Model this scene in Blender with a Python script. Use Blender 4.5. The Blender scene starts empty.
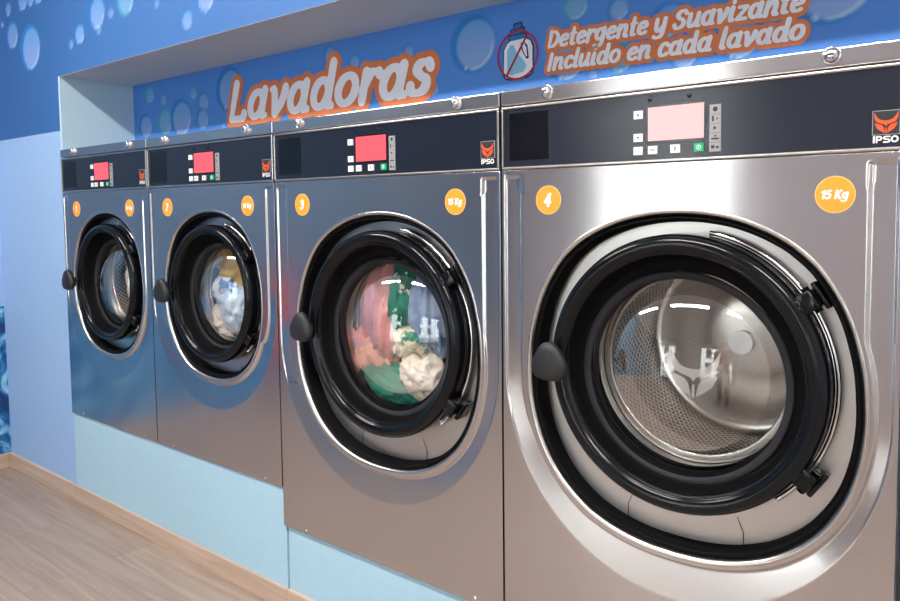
import bpy, bmesh, math, random
import numpy as np
from mathutils import Vector, Matrix, noise
R = math.radians
scene = bpy.context.scene
COL = scene.collection
random.seed(4)

# ------------------------------------------------------------------ camera, world, lights, exposure
cam_d = bpy.data.cameras.new('camera')
cam = bpy.data.objects.new('camera', cam_d); COL.objects.link(cam)
YAW, PITCH, ROLL = R(38.22684), R(3.60874), R(-0.6585)
_d = Vector((-math.sin(YAW)*math.cos(PITCH), math.cos(YAW)*math.cos(PITCH), -math.sin(PITCH)))
_r = Vector((math.cos(YAW), math.sin(YAW), 0)); _u = _r.cross(_d)
_R = _r*math.cos(ROLL)+_u*math.sin(ROLL); _U = -_r*math.sin(ROLL)+_u*math.cos(ROLL)
CAM = Vector((0, -1.35, 1.2195))
cam.matrix_world = Matrix(((_R.x, _U.x, -_d.x, CAM.x), (_R.y, _U.y, -_d.y, CAM.y), (_R.z, _U.z, -_d.z, CAM.z), (0, 0, 0, 1)))
cam_d.sensor_width = 36; cam_d.lens = 722.96/900*36
cam_d.shift_x = -6.44/900; cam_d.shift_y = -46.154/900
cam_d.clip_start = .02; cam_d.clip_end = 100
scene.camera = cam

world = bpy.data.worlds.new('world'); scene.world = world; world.use_nodes = True
bg = world.node_tree.nodes['Background']
bg.inputs[0].default_value = (.80, .90, 1.0, 1); bg.inputs[1].default_value = 5.0

scene.view_settings.view_transform = 'Standard'
scene.view_settings.look = 'None'
scene.view_settings.gamma = 1
scene.view_settings.exposure = 0.48

def area(name, loc, rot, sx, sy, power, color):
    l = bpy.data.lights.new(name, 'AREA'); l.shape = 'RECTANGLE'; l.size = sx; l.size_y = sy
    l.energy = power; l.color = color
    o = bpy.data.objects.new(name, l); COL.objects.link(o); o.location = loc; o.rotation_euler = rot
    return o
CEIL = 2.75
CEILING_LAMPS = [(-2.75, -1.25), (-.95, -1.25), (.85, -1.25)]
for _x, _y in CEILING_LAMPS:
    area('ceiling_panel_light', (_x, _y, CEIL-.055), (0, 0, 0), 1.2, .10, 31, (1, .93, .87))
# daylight outside the two shop-front openings: sampling portals for the sky
for _x, _w in ((-2.4, 1.2), (.9, 2.2)):
    _p = area('window_portal', (_x, -4.46, 1.25), (R(90), 0, 0), _w, 2.3, 1, (1, 1, 1)); _p.data.cycles.is_portal = True
_s = bpy.data.lights.new('sun', 'SUN'); _s.energy = 11.0; _s.angle = R(1); _s.color = (1, .95, .88)
_so = bpy.data.objects.new('sun', _s); COL.objects.link(_so); _so.rotation_euler = (R(-48), 0, R(12))

# ------------------------------------------------------------------ materials
def mat(name, color=(.5, .5, .5), rough=.5, metal=0., emit=None, es=1., spec=.5, coat=0.):
    m = bpy.data.materials.new(name); m.use_nodes = True
    b = m.node_tree.nodes['Principled BSDF']
    b.inputs['Base Color'].default_value = (*color, 1); b.inputs['Roughness'].default_value = rough
    b.inputs['Metallic'].default_value = metal; b.inputs['Specular IOR Level'].default_value = spec
    b.inputs['Coat Weight'].default_value = coat; b.inputs['Coat Roughness'].default_value = .05
    if emit: b.inputs['Emission Color'].default_value = (*emit, 1); b.inputs['Emission Strength'].default_value = es
    return m
def nd(m, t, **k):
    n = m.node_tree.nodes.new(t)
    for a, v in k.items(): setattr(n, a, v)
    return n
def ln(m, a, b): m.node_tree.links.new(a, b)
def bsdf(m): return m.node_tree.nodes['Principled BSDF']
def objcoord(m, scale):
    tc = nd(m, 'ShaderNodeTexCoord'); mp = nd(m, 'ShaderNodeMapping'); mp.inputs['Scale'].default_value = scale
    ln(m, tc.outputs['Object'], mp.inputs['Vector']); return mp.outputs[0]
def add_noise(m, scale=(1, 1, 1), nscale=5., detail=4., bump=0., cols=None, rough=None, dist=.01, pos=(.3, .7)):
    v = objcoord(m, scale); n = nd(m, 'ShaderNodeTexNoise'); n.inputs['Scale'].default_value = nscale; n.inputs['Detail'].default_value = detail
    ln(m, v, n.inputs['Vector'])
    if cols:
        r = nd(m, 'ShaderNodeValToRGB'); r.color_ramp.elements[0].position = pos[0]; r.color_ramp.elements[1].position = pos[1]
        r.color_ramp.elements[0].color = (*cols[0], 1); r.color_ramp.elements[1].color = (*cols[1], 1)
        ln(m, n.outputs[0], r.inputs[0]); ln(m, r.outputs[0], bsdf(m).inputs['Base Color'])
    if rough:
        r = nd(m, 'ShaderNodeMapRange'); r.inputs[3].default_value = rough[0]; r.inputs[4].default_value = rough[1]
        ln(m, n.outputs[0], r.inputs[0]); ln(m, r.outputs[0], bsdf(m).inputs['Roughness'])
    if bump:
        b = nd(m, 'ShaderNodeBump'); b.inputs['Strength'].default_value = bump; b.inputs['Distance'].default_value = dist
        ln(m, n.outputs[0], b.inputs['Height']); ln(m, b.outputs[0], bsdf(m).inputs['Normal'])
    return m
def steel(name, color, rough, aniso=.7):
    m = mat(name, color, rough, 1.)
    b = bsdf(m)
    b.inputs['Anisotropic'].default_value = aniso
    t = nd(m, 'ShaderNodeCombineXYZ'); t.inputs[2].default_value = 1.
    ln(m, t.outputs[0], b.inputs['Tangent'])
    v = objcoord(m, (6, 6, 420)); n = nd(m, 'ShaderNodeTexNoise'); n.inputs['Scale'].default_value = 3; n.inputs['Detail'].default_value = 2
    ln(m, v, n.inputs['Vector'])
    r = nd(m, 'ShaderNodeMapRange'); r.inputs[3].default_value = rough-.015; r.inputs[4].default_value = rough+.02
    ln(m, n.outputs[0], r.inputs[0]); ln(m, r.outputs[0], b.inputs['Roughness'])
    v2 = objcoord(m, (1.3, 1, 2.2)); n2 = nd(m, 'ShaderNodeTexNoise'); n2.inputs['Scale'].default_value = 2.2; n2.inputs['Detail'].default_value = 2
    ln(m, v2, n2.inputs['Vector'])
    bp = nd(m, 'ShaderNodeBump'); bp.inputs['Strength'].default_value = .10; bp.inputs['Distance'].default_value = .006
    ln(m, n2.outputs[0], bp.inputs['Height']); ln(m, bp.outputs[0], b.inputs['Normal'])
    return m
M = {}
M['steel'] = steel('brushed_steel', (.67, .65, .665), .19, .8)
M['steel_plate'] = steel('recess_steel', (.66, .64, .63), .34, .3)
M['steel_lip'] = mat('polished_steel_lip', (.66, .63, .60), .26, 1.)
M['steel_edge'] = mat('steel_edge', (.6, .58, .56), .3, 1.)
M['drum'] = mat('drum_steel', (.68, .65, .62), .24, 1.)
M['chrome'] = mat('chrome', (.85, .85, .86), .12, 1.)
M['black_gloss'] = mat('glossy_black_plastic', (.004, .005, .007), .12, 0, spec=.32)
add_noise(M['black_gloss'], (1, 1, 1), 60, 3, rough=(.10, .20))
M['black_matte'] = mat('matte_black_plastic', (.016, .017, .020), .5)
M['rubber'] = mat('black_rubber', (.004, .004, .005), .6, spec=.09)
M['grey_rubber'] = mat('dark_grey_rubber', (.024, .025, .030), .6, spec=.25)
M['fascia'] = mat('dark_glass_fascia', (.012, .016, .029), .2, spec=.6)
M['fascia_window'] = mat('smoked_window', (.003, .004, .007), .1)
M['screen_red'] = mat('red_lcd', (.3, .02, .03), .3, emit=(1, .12, .15), es=.72)
M['screen_glare'] = mat('glare_lcd', (.3, .1, .1), .3, emit=(1, .54, .54), es=.72)  # red LCD with window glare put into a paler emission colour
M['white_key'] = mat('white_key', (.8, .8, .8), .4, emit=(.8, .8, .82), es=.12)
M['green_key'] = mat('green_key', (.01, .42, .20), .4)
M['print_dark'] = mat('dark_print', (.02, .02, .025), .5)
M['print_white'] = mat('white_print', (.86, .86, .86), .5)
M['icon_grey'] = mat('icon_grey', (.34, .34, .35), .45)
M['logo_orange'] = mat('logo_orange', (.85, .10, .02), .45)
M['sticker_orange'] = mat('sticker_orange', (1.0, .36, .03), .45)
M['sticker_rim'] = mat('sticker_rim', (1.0, .55, .22), .45)
M['letter_white'] = mat('lettering_lilac_white', (.88, .90, .98), .5)
M['letter_orange'] = mat('lettering_orange', (.74, .21, .07), .5)
M['body_grey'] = mat('cabinet_side_steel', (.3, .3, .3), .4, 1.)
M['plaster_grey'] = add_noise(mat('soffit_paint', (.50, .55, .62), .8), (1, 1, 1), 40, 3, bump=.15, dist=.002)
M['niche_paint'] = add_noise(mat('niche_paint', (.52, .72, .84), .7), (1, 1, 1), 50, 3, bump=.15, dist=.002)
M['lower_wall'] = add_noise(mat('periwinkle_paint', (.30, .43, .76), .7), (1, 1, 1), 60, 4, bump=.15, dist=.002, cols=((.315, .495, .79), (.335, .515, .82)))
M['plinth'] = add_noise(mat('pale_blue_paint', (.42, .66, .78), .7), (1, 1, 1), 60, 4, bump=.12, dist=.002, cols=((.39, .61, .76), (.415, .635, .785)))
M['white_wall'] = mat('white_wall', (.62, .62, .62), .8)
M['cream_wall'] = mat('cream_wall', (.62, .585, .60), .8)
M['side_reflect_tone'] = mat('slate_reflect_tone', (.10, .18, .29), .7)  # unseen wall stretch coloured dark to darken its reflection in the steel
M['ceiling'] = mat('ceiling_paint', (.75, .74, .72), .9)
M['lamp'] = mat('lamp_diffuser', (.9, .9, .9), .5, emit=(1, .94, .86), es=6)
M['frame_dark'] = mat('window_frame_grey', (.08, .08, .09), .4)
M['facade'] = add_noise(mat('facade_render', (.62, .57, .50), .85), (1, 1, 1), 3, 4, cols=((.66, .64, .60), (.74, .72, .68)))
M['facade_glass'] = mat('facade_window_glass', (.05, .07, .10), .1)
M['rail'] = mat('balcony_rail', (.05, .05, .06), .5)
M['pavement'] = add_noise(mat('pavement', (.35, .34, .33), .9), (1, 1, 1), 8, 4, cols=((.30, .29, .28), (.40, .39, .38)))
M['red_plastic'] = mat('red_orange_plastic', (.90, .08, .015), .4)
M['skin'] = mat('skin', (.62, .36, .26), .55)
M['shirt'] = mat('salmon_shirt', (.52, .13, .10), .85)
M['jeans'] = mat('dark_jeans', (.03, .04, .08), .85)
M['hair'] = mat('dark_hair', (.02, .014, .01), .7)
M['shoe'] = mat('shoe', (.03, .03, .03), .6)

def thin_glass(name, tint=(1, 1, 1), base=.05, edge=.8):
    m = bpy.data.materials.new(name); m.use_nodes = True; nt = m.node_tree
    for n in list(nt.nodes):
        if n.type != 'OUTPUT_MATERIAL': nt.nodes.remove(n)
    out = [n for n in nt.nodes][0]
    tr = nd(m, 'ShaderNodeBsdfTransparent'); tr.inputs[0].default_value = (*tint, 1)
    gl = nd(m, 'ShaderNodeBsdfGlossy'); gl.inputs['Roughness'].default_value = .02
    lw = nd(m, 'ShaderNodeFresnel'); lw.inputs[0].default_value = 1.5
    mr = nd(m, 'ShaderNodeMapRange'); mr.inputs[1].default_value = .04; mr.inputs[2].default_value = 1
    mr.inputs[3].default_value = base; mr.inputs[4].default_value = edge
    mx = nd(m, 'ShaderNodeMixShader')
    ln(m, lw.outputs[0], mr.inputs[0]); ln(m, mr.outputs[0], mx.inputs[0]); ln(m, tr.outputs[0], mx.inputs[1]); ln(m, gl.outputs[0], mx.inputs[2])
    ln(m, mx.outputs[0], out.inputs['Surface'])
    return m
M['door_glass'] = thin_glass('door_glass', (.96, .96, .96), .13, .40)
M['pane'] = thin_glass('window_pane', (.96, .98, .98), .04, .8)
def etched():
    m = thin_glass('etched_logo'); nt = m.node_tree
    for n in list(nt.nodes):
        if n.type not in ('OUTPUT_MATERIAL',): nt.nodes.remove(n)
    out = nt.nodes[0]
    tr = nd(m, 'ShaderNodeBsdfTransparent'); df = nd(m, 'ShaderNodeBsdfDiffuse'); df.inputs[0].default_value = (.62, .60, .60, 1)
    mx = nd(m, 'ShaderNodeMixShader'); mx.inputs[0].default_value = .38
    ln(m, tr.outputs[0], mx.inputs[1]); ln(m, df.outputs[0], mx.inputs[2]); ln(m, mx.outputs[0], out.inputs['Surface'])
    return m
M['etched'] = etched()

# perforated drum wall: staggered punched holes driven by the mesh's own unwrapped coordinates
def perforated():
    m = mat('perforated_drum', (.66, .62, .58), .26, 1.)
    uv = nd(m, 'ShaderNodeUVMap'); sp = nd(m, 'ShaderNodeSeparateXYZ'); ln(m, uv.outputs[0], sp.inputs[0])
    s = []
    for k in (0, 1):
        a = nd(m, 'ShaderNodeMath', operation='SINE'); ln(m, sp.outputs[k], a.inputs[0]); s.append(a)
    p = nd(m, 'ShaderNodeMath', operation='MULTIPLY'); ln(m, s[0].outputs[0], p.inputs[0]); ln(m, s[1].outputs[0], p.inputs[1])
    r = nd(m, 'ShaderNodeValToRGB'); e = r.color_ramp.elements
    e[0].position = .34; e[0].color = (.80, .76, .72, 1); e[1].position = .44; e[1].color = (.02, .02, .02, 1)
    ln(m, p.outputs[0], r.inputs[0]); ln(m, r.outputs[0], bsdf(m).inputs['Base Color'])
    b = nd(m, 'ShaderNodeBump'); b.inputs['Strength'].default_value = .6; b.inputs['Distance'].default_value = .002
    ln(m, p.outputs[0], b.inputs['Height']); ln(m, b.outputs[0], bsdf(m).inputs['Normal'])
    return m
M['perforated'] = perforated()

def wood(name, c0, c1, plank=.19, length=1.25, along='X', joints=True):
    m = mat(name, c0, .42)
    tc = nd(m, 'ShaderNodeTexCoord'); mp = nd(m, 'ShaderNodeMapping'); ln(m, tc.outputs['Object'], mp.inputs[0])
    if along == 'Y': mp.inputs['Rotation'].default_value = (0, 0, R(90))
    br = nd(m, 'ShaderNodeTexBrick'); br.offset = .37
    br.inputs['Scale'].default_value = 1; br.inputs['Brick Width'].default_value = length; br.inputs['Row Height'].default_value = plank
    br.inputs['Mortar Size'].default_value = .0012 if joints else 0; br.inputs['Mortar Smooth'].default_value = .3
    br.inputs['Color1'].default_value = (1, 1, 1, 1); br.inputs['Color2'].default_value = (0, 0, 0, 1); br.inputs['Mortar'].default_value = (.5, .5, .5, 1)
    ln(m, mp.outputs[0], br.inputs['Vector'])
    # per plank offset of the grain
    sc = nd(m, 'ShaderNodeVectorMath', operation='MULTIPLY'); sc.inputs[1].default_value = (1.1, 20, 20); ln(m, mp.outputs[0], sc.inputs[0])
    ad = nd(m, 'ShaderNodeVectorMath', operation='MULTIPLY_ADD'); ad.inputs[1].default_value = (7, 7, 7)
    ln(m, br.outputs[0], ad.inputs[0]); ln(m, sc.outputs[0], ad.inputs[2])
    n = nd(m, 'ShaderNodeTexNoise'); n.inputs['Scale'].default_value = 2.2; n.inputs['Detail'].default_value = 7; n.inputs['Distortion'].default_value = .6
    ln(m, ad.outputs[0], n.inputs['Vector'])
    r = nd(m, 'ShaderNodeValToRGB'); e = r.color_ramp.elements
    e[0].position = .33; e[0].color = (*c0, 1); e[1].position = .68; e[1].color = (*c1, 1)
    ln(m, n.outputs[0], r.inputs[0])
    hs = nd(m, 'ShaderNodeMixRGB', blend_type='MULTIPLY'); hs.inputs[0].default_value = 1
    cr = nd(m, 'ShaderNodeMapRange'); cr.inputs[3].default_value = .90; cr.inputs[4].default_value = 1.04
    ln(m, br.outputs[0], cr.inputs[0]); ln(m, r.outputs[0], hs.inputs[1]); ln(m, cr.outputs[0], hs.inputs[2])
    mo = nd(m, 'ShaderNodeMixRGB', blend_type='MIX'); mo.inputs[2].default_value = (c0[0]*.75, c0[1]*.7, c0[2]*.66, 1)
    ln(m, br.outputs['Fac'], mo.inputs[0]); ln(m, hs.outputs[0], mo.inputs[1]); ln(m, mo.outputs[0], bsdf(m).inputs['Base Color'])
    bp = nd(m, 'ShaderNodeBump'); bp.inputs['Strength'].default_value = .15; bp.inputs['Distance'].default_value = .002
    ln(m, n.outputs[0], bp.inputs['Height']); ln(m, bp.outputs[0], bsdf(m).inputs['Normal'])
    return m
M['floor'] = wood('oak_laminate_floor', (.30, .228, .185), (.40, .315, .262), plank=.15)
M['baseboard'] = wood('oak_baseboard', (.52, .375, .285), (.65, .50, .40), plank=3, length=30, joints=False)

def water_mural():
    m = mat('water_mural', (.05, .2, .5), .5)
    v = objcoord(m, (1, 1, 1)); n = nd(m, 'ShaderNodeTexNoise'); n.inputs['Scale'].default_value = 7; n.inputs['Detail'].default_value = 5; n.inputs['Distortion'].default_value = 2.5
    ln(m, v, n.inputs['Vector']); r = nd(m, 'ShaderNodeValToRGB'); cr = r.color_ramp
    cr.elements[0].position = .36; cr.elements[0].color = (.002, .04, .16, 1)
    cr.elements[1].position = .66; cr.elements[1].color = (.30, .62, .80, 1)
    e = cr.elements.new(.5); e.color = (.01, .16, .42, 1)
    ln(m, n.outputs[0], r.inputs[0]); ln(m, r.outputs[0], bsdf(m).inputs['Base Color']); return m
M['mural'] = water_mural()
def print_mat():
    m = mat('printed_bubble_wallpaper', (.1, .3, .7), .55)
    a = nd(m, 'ShaderNodeVertexColor'); a.layer_name = 'print'; ln(m, a.outputs[0], bsdf(m).inputs['Base Color']); return m
M['print'] = print_mat()

# ------------------------------------------------------------------ object helpers
ORIGIN = {}
def empty(name, loc, label, cat, group=None):
    o = bpy.data.objects.new(name, None); COL.objects.link(o); o.location = loc; o.empty_display_size = .1
    ORIGIN[o] = Vector(loc); o['label'] = label; o['category'] = cat
    if group: o['group'] = group
    return o
def tag(o, label, cat, group=None):
    o['label'] = label; o['category'] = cat
    if group: o['group'] = group
    return o
def link(name, me, mats, parent=None, smooth=False, origin=None):
    org = ORIGIN[parent] if parent else Vector(origin) if origin else Vector((0, 0, 0))
    if org.length: me.transform(Matrix.Translation(-org))
    for m in (mats if isinstance(mats, (list, tuple)) else [mats]): me.materials.append(m)
    if smooth: me.polygons.foreach_set('use_smooth', [True]*len(me.polygons))
    o = bpy.data.objects.new(name, me); COL.objects.link(o)
    if parent: o.parent = parent
    else: o.location = org
    ORIGIN[o] = org
    return o
def mesh(name, verts, faces):
    me = bpy.data.meshes.new(name); me.from_pydata([tuple(v) for v in verts], [], [tuple(f) for f in faces]); me.update(); return me
class MB:
    def __init__(s): s.v = []; s.f = []; s.mi = []; s.sm = []
    def add(s, vs, fs, mi=0, smooth=False):
        b = len(s.v); s.v += [tuple(v) for v in vs]; s.f += [tuple(i+b for i in f) for f in fs]
        s.mi += [mi]*len(fs); s.sm += [smooth]*len(fs); return s
    def box(s, x0, x1, y0, y1, z0, z1, mi=0, bev=0):
        if bev:
            bm = bmesh.new(); bmesh.ops.create_cube(bm, size=1)
            for v in bm.verts: v.co = Vector(((x0+x1)/2+v.co.x*(x1-x0), (y0+y1)/2+v.co.y*(y1-y0), (z0+z1)/2+v.co.z*(z1-z0)))
            bmesh.ops.bevel(bm, geom=bm.edges[:], offset=bev, segments=2, affect='EDGES', profile=.5)
            bm.verts.ensure_lookup_table(); vs = [v.co.copy() for v in bm.verts]; fs = [[v.index for v in f.verts] for f in bm.faces]; bm.free()
            return s.add(vs, fs, mi, True)
        v = [(x, y, z) for x in (x0, x1) for y in (y0, y1) for z in (z0, z1)]
        return s.add(v, [(0, 1, 3, 2), (4, 6, 7, 5), (0, 4, 5, 1), (2, 3, 7, 6), (0, 2, 6, 4), (1, 5, 7, 3)], mi)
    def tube(s, pts, r, n=8, closed=False, mi=0, caps=True):
        pts = [Vector(p) for p in pts]; N = len(pts); rr = r if isinstance(r, (list, tuple)) else [r]*N
        vs = []; up = Vector((0, 1, 0))
        for i, p in enumerate(pts):
            a = pts[(i-1) % N] if closed or i > 0 else p; b = pts[(i+1) % N] if closed or i < N-1 else p
            t = (b-a).normalized(); q = up if abs(t.dot(up)) < .95 else Vector((1, 0, 0))
            u = t.cross(q).normalized(); w = u.cross(t)
            for k in range(n):
                c = 2*math.pi*k/n; vs.append(p+(u*math.cos(c)+w*math.sin(c))*rr[i])
        fs = []
        for i in range(N if closed else N-1):
            j = (i+1) % N
            for k in range(n): fs.append((i*n+k, i*n+(k+1) % n, j*n+(k+1) % n, j*n+k))
        if not closed and caps: fs += [tuple(range(n)), tuple((N-1)*n+k for k in reversed(range(n)))]
        return s.add(vs, fs, mi, True)
    def lathe(s, cx, cz, prof, n=96, mi=0, axis='y', cap=False, y0=0):
        """prof: (radius, y) revolved about a line along Y through (cx, cz)"""
        vs = []; m = len(prof)
        for k in range(n):
            a = 2*math.pi*k/n
            for r, y in prof: vs.append((cx+r*math.cos(a), y0+y, cz+r*math.sin(a)))
        fs = [(k*m+i, k*m+i+1, ((k+1) % n)*m+i+1, ((k+1) % n)*m+i) for k in range(n) for i in range(m-1)]
        if cap: fs.append(tuple(k*m+m-1 for k in range(n)))
        return s.add(vs, fs, mi, True)
    def poly(s, pts, y, mi=0, th=0):
        """flat outline in the XZ plane facing -Y, with thickness th backwards"""
        n = len(pts); area = sum(pts[i][0]*pts[(i+1) % n][1]-pts[(i+1) % n][0]*pts[i][1] for i in range(n))
        if area < 0: pts = pts[::-1]
        vs = [(x, y, z) for x, z in pts]; fs = [tuple(range(n))]
        if th:
            vs += [(x, y+th, z) for x, z in pts]; fs += [(i, i+n, (i+1) % n+n, (i+1) % n) for i in range(n)]
        return s.add(vs, fs, mi)
    def build(s, name, mats, parent=None, origin=None):
        me = mesh(name, s.v, s.f); ms = mats if isinstance(mats, (list, tuple)) else [mats]
        o = link(name, me, ms, parent, origin=origin)
        me.polygons.foreach_set('material_index', s.mi); me.polygons.foreach_set('use_smooth', s.sm); me.update()
        return o
def bevel(o, w=.002, seg=2, angle=35):
    m = o.modifiers.new('bevel', 'BEVEL'); m.width = w; m.segments = seg; m.limit_method = 'ANGLE'; m.angle_limit = R(angle); m.harden_normals = False
    return o
def struct(name, mb, mats):
    o = mb.build(name, mats); o['kind'] = 'structure'; return o
def disc(cx, cz, r, n=40): return [(cx+r*math.cos(2*math.pi*k/n), cz+r*math.sin(2*math.pi*k/n)) for k in range(n)]

# ------------------------------------------------------------------ room shell
XL, XR, YB, WY, NX, NZ, ND = -3.83, 2.2, -4.3, .010, -3.135, 1.781, .321
b = MB(); b.box(XL-.1, XR+.1, YB-.1, .9, -.1, 0); struct('floor', b, M['floor'])
b = MB(); b.box(XL-.1, XR+.1, YB-.1, .9, CEIL, CEIL+.1); struct('ceiling', b, M['ceiling'])

SPLIT = 1.56
def smooth(t): t = np.clip(t, 0, 1); return t*t*(3-2*t)
def print_colors(X, Z, bubbles, base_fn):
    """printed bubbles over a base colour, as linear colours"""
    C = base_fn(X, Z)
    for (bx, bz, br, st) in bubbles:
        dx, dz = (X-bx)/br, (Z-bz)/br; d = np.hypot(dx, dz)
        ang = np.arctan2(dz, dx)
        aa = .006/br
        ins = smooth((1-d)/aa*.5+.5)[..., None]
        rim = np.array([.004, .19, .60]) if st != 2 else np.array([.03, .36, .55])
        # dark crescent: shell circle minus an offset inner circle
        d2 = np.hypot(dx-.13, dz+.05)/.84
        inner = smooth((1-d2)/aa*.5+.5)[..., None]
        body = np.stack([.14+.13*(1-smooth((dz+1)/2))+.0*dx, .38+.08*dz*-1*.3+0*dx, .74+0*dx+.02*dx], -1)
        if st == 2: body = body*.6+np.array([.12, .45, .62])*.4
        k = .85 if st != 1 else .7
        C = C*(1-ins*k)+(rim*(1-inner)+body*inner)*ins*k
        hl = smooth((.07-np.abs(d-.86))/.05)*smooth((np.cos(ang-R(-52))-.62)/.2)
        hs = smooth((.10-np.hypot(dx+.30, dz+.80))/.05)
        hl = (np.clip(hl+hs, 0, 1)*.75)[..., None]
        C = C*(1-hl)+np.array([.42, .64, .82])*hl
    return np.clip(C, 0, 1)
def printed_wall(name, x0, x1, z0, z1, y, step, bubbles, base_fn, depth):
    nx = int((x1-x0)/step)+1; nz = int((z1-z0)/step)+1
    xs = np.linspace(x0, x1, nx); zs = np.linspace(z0, z1, nz); X, Z = np.meshgrid(xs, zs)
    vs = np.stack([X, np.full_like(X, y), Z], -1).reshape(-1, 3)
    i = np.arange(nz-1)[:, None]*nx+np.arange(nx-1)[None, :]
    fs = np.stack([i, i+1, i+nx+1, i+nx], -1).reshape(-1, 4)
    c = print_colors(X, Z, bubbles, base_fn).reshape(-1, 3)
    vl = [tuple(v) for v in vs]; fl = [tuple(f) for f in fs]; n = len(vl)
    # slab behind the printed face
    vl += [(x0, y, z0), (x1, y, z0), (x1, y, z1), (x0, y, z1), (x0, y+depth, z0), (x1, y+depth, z0), (x1, y+depth, z1), (x0, y+depth, z1)]
    fl += [(n, n+4, n+5, n+1), (n+1, n+5, n+6, n+2), (n+2, n+6, n+7, n+3), (n+3, n+7, n+4, n), (n+4, n+7, n+6, n+5)]
    me = mesh(name, vl, fl); a = me.color_attributes.new('print', 'FLOAT_COLOR', 'POINT')
    cc = np.ones((len(vl), 4)); cc[:n, :3] = c; cc[n:, :3] = (.07, .22, .6)
    a.data.foreach_set('color', cc.ravel())
    o = link(name, me, M['print']); o['kind'] = 'structure'; return o
FRONT_B = [(-3.402, 1.936, .1, 0), (-3.584, 2.015, .062, 1), (-3.613, 2.136, .03, 1), (-3.688, 2.079, .015, 1), (-2.945, 1.922, .042, 0), (-3.019, 1.894, .021, 1), (-2.789, 1.917, .022, 1),
           (-2.8, 1.979, .065, 0), (-2.692, 1.959, .023, 1), (-2.581, 1.990, .060, 2), (-2.37, 1.936, .017, 1), (-2.19, 1.849, .034, 0), (-2.083, 1.905, .052, 0),
           (-3.46, 2.15, .05, 1), (-3.38, 2.14, .035, 1), (-3.30, 2.15, .05, 1), (-3.22, 2.16, .03, 1)]
BAND_B = [(-2.998, 1.726, .036, 2), (-3.039, 1.596, .054, 0), (-2.89, 1.696, .027, 1), (-2.881, 1.602, .056, 2), (-2.76, 1.607, .079, 0), (-2.663, 1.697, .024, 2), (-2.595, 1.658, .038, 1), (-2.603, 1.59, .043, 0), (-2.418, 1.688, .085, 0), (-2.464, 1.551, .018, 1),
          (-1.848, 1.738, .03, 0), (-1.731, 1.7, .024, 0), (-1.495, 1.699, .022, 0), (-1.249, 1.686, .081, 0), (-1.398, 1.579, .022, 1), (-.921, 1.733, .036, 2), (-.803, 1.705, .029, 0), (-.948, 1.60, .055, 0), (-.873, 1.556, .014, 1), (-.797, 1.585, .036, 2),
          (-.675, 1.657, .042, 1), (-.514, 1.59, .048, 0), (-.638, 1.571, .034, 0), (-.33, 1.68, .09, 0), (-.37, 1.51, .035, 1), (-.511, 1.69, .02, 1), (-.70, 1.75, .03, 2)]
def base_front(X, Z):
    g = smooth((X+3.9)/1.6); return np.stack([.022+.030*g, .112+.062*g, .33+.145*g], -1)  # base blue deepens towards the left end
def base_band(X, Z):
    return np.stack([.070+0*X, .25+0*X, .72+0*X], -1)
# wall the machines are set into: left pier, bulkhead, back of the niche
printed_wall('wall_front', XL, NX, SPLIT, CEIL, WY, .009, FRONT_B, base_front, .3)
printed_wall('wall_bulkhead', NX, XR, NZ, CEIL, WY, .011, FRONT_B, base_front, ND-WY+.1)
b = MB(); b.box(XL, NX, WY, .31, 0, SPLIT); struct('wall_lower', b, M['lower_wall'])
printed_wall('wall_niche', NX, XR, 1.487, NZ, ND, .0055, BAND_B, base_band, .12)
b = MB(); b.box(NX-.012, NX+.0005, WY-.0008, ND, SPLIT-.1, NZ+.0); b.box(NX-.3, NX-.012, .312, ND+.1, 0, NZ); struct('trim_1', b, M['niche_paint'])
b = MB(); b.box(NX, XR, WY+.0006, ND, NZ-.0015, NZ-.0003); struct('trim_2', b, M['plaster_grey'])
# pale plinth panels under the machines
b = MB(); b.box(NX, -1.7385, WY-.004, .75, 0, .381); bevel(struct('trim_3', b, M['plinth']), .0015)
b = MB(); b.box(-1.7335, -.147, WY, .75, 0, .266); bevel(struct('trim_4', b, M['plinth']), .0015)
b = MB(); b.box(-.142, XR, WY, .4, 0, 1.487); struct('wall_right_pier', b, M['plinth'])
b = MB()
b.box(XL, -3.161, -.004, WY, 0, .0695); b.box(-3.1595, -1.7365, -.004, WY-.004, 0, .0695); b.box(-1.7345, XR, -.004, WY, 0, .0695)
bevel(struct('baseboard_back', b, M['baseboard']), .0015)
b = MB(); b.box(XL, XL+.013, YB, -.005, 0, .0695); bevel(struct('baseboard_left', b, wood('oak_baseboard_side', (.52, .375, .285), (.65, .50, .40), 3, 30, 'Y', False)), .0015)
b = MB(); b.box(XL-.1, XL, -.25, .3, .78, CEIL, 0); b.box(XL-.1, XL, YB, -.25, .78, CEIL, 2); b.box(XL-.1, XL, YB, .3, 0, .78, 1)
struct('wall_left', b, [M['lower_wall'], M['mural'], M['side_reflect_tone']])
b = MB(); b.box(XR, XR+.1, YB, .3, 0, CEIL); struct('wall_right', b, M['white_wall'])
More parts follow.
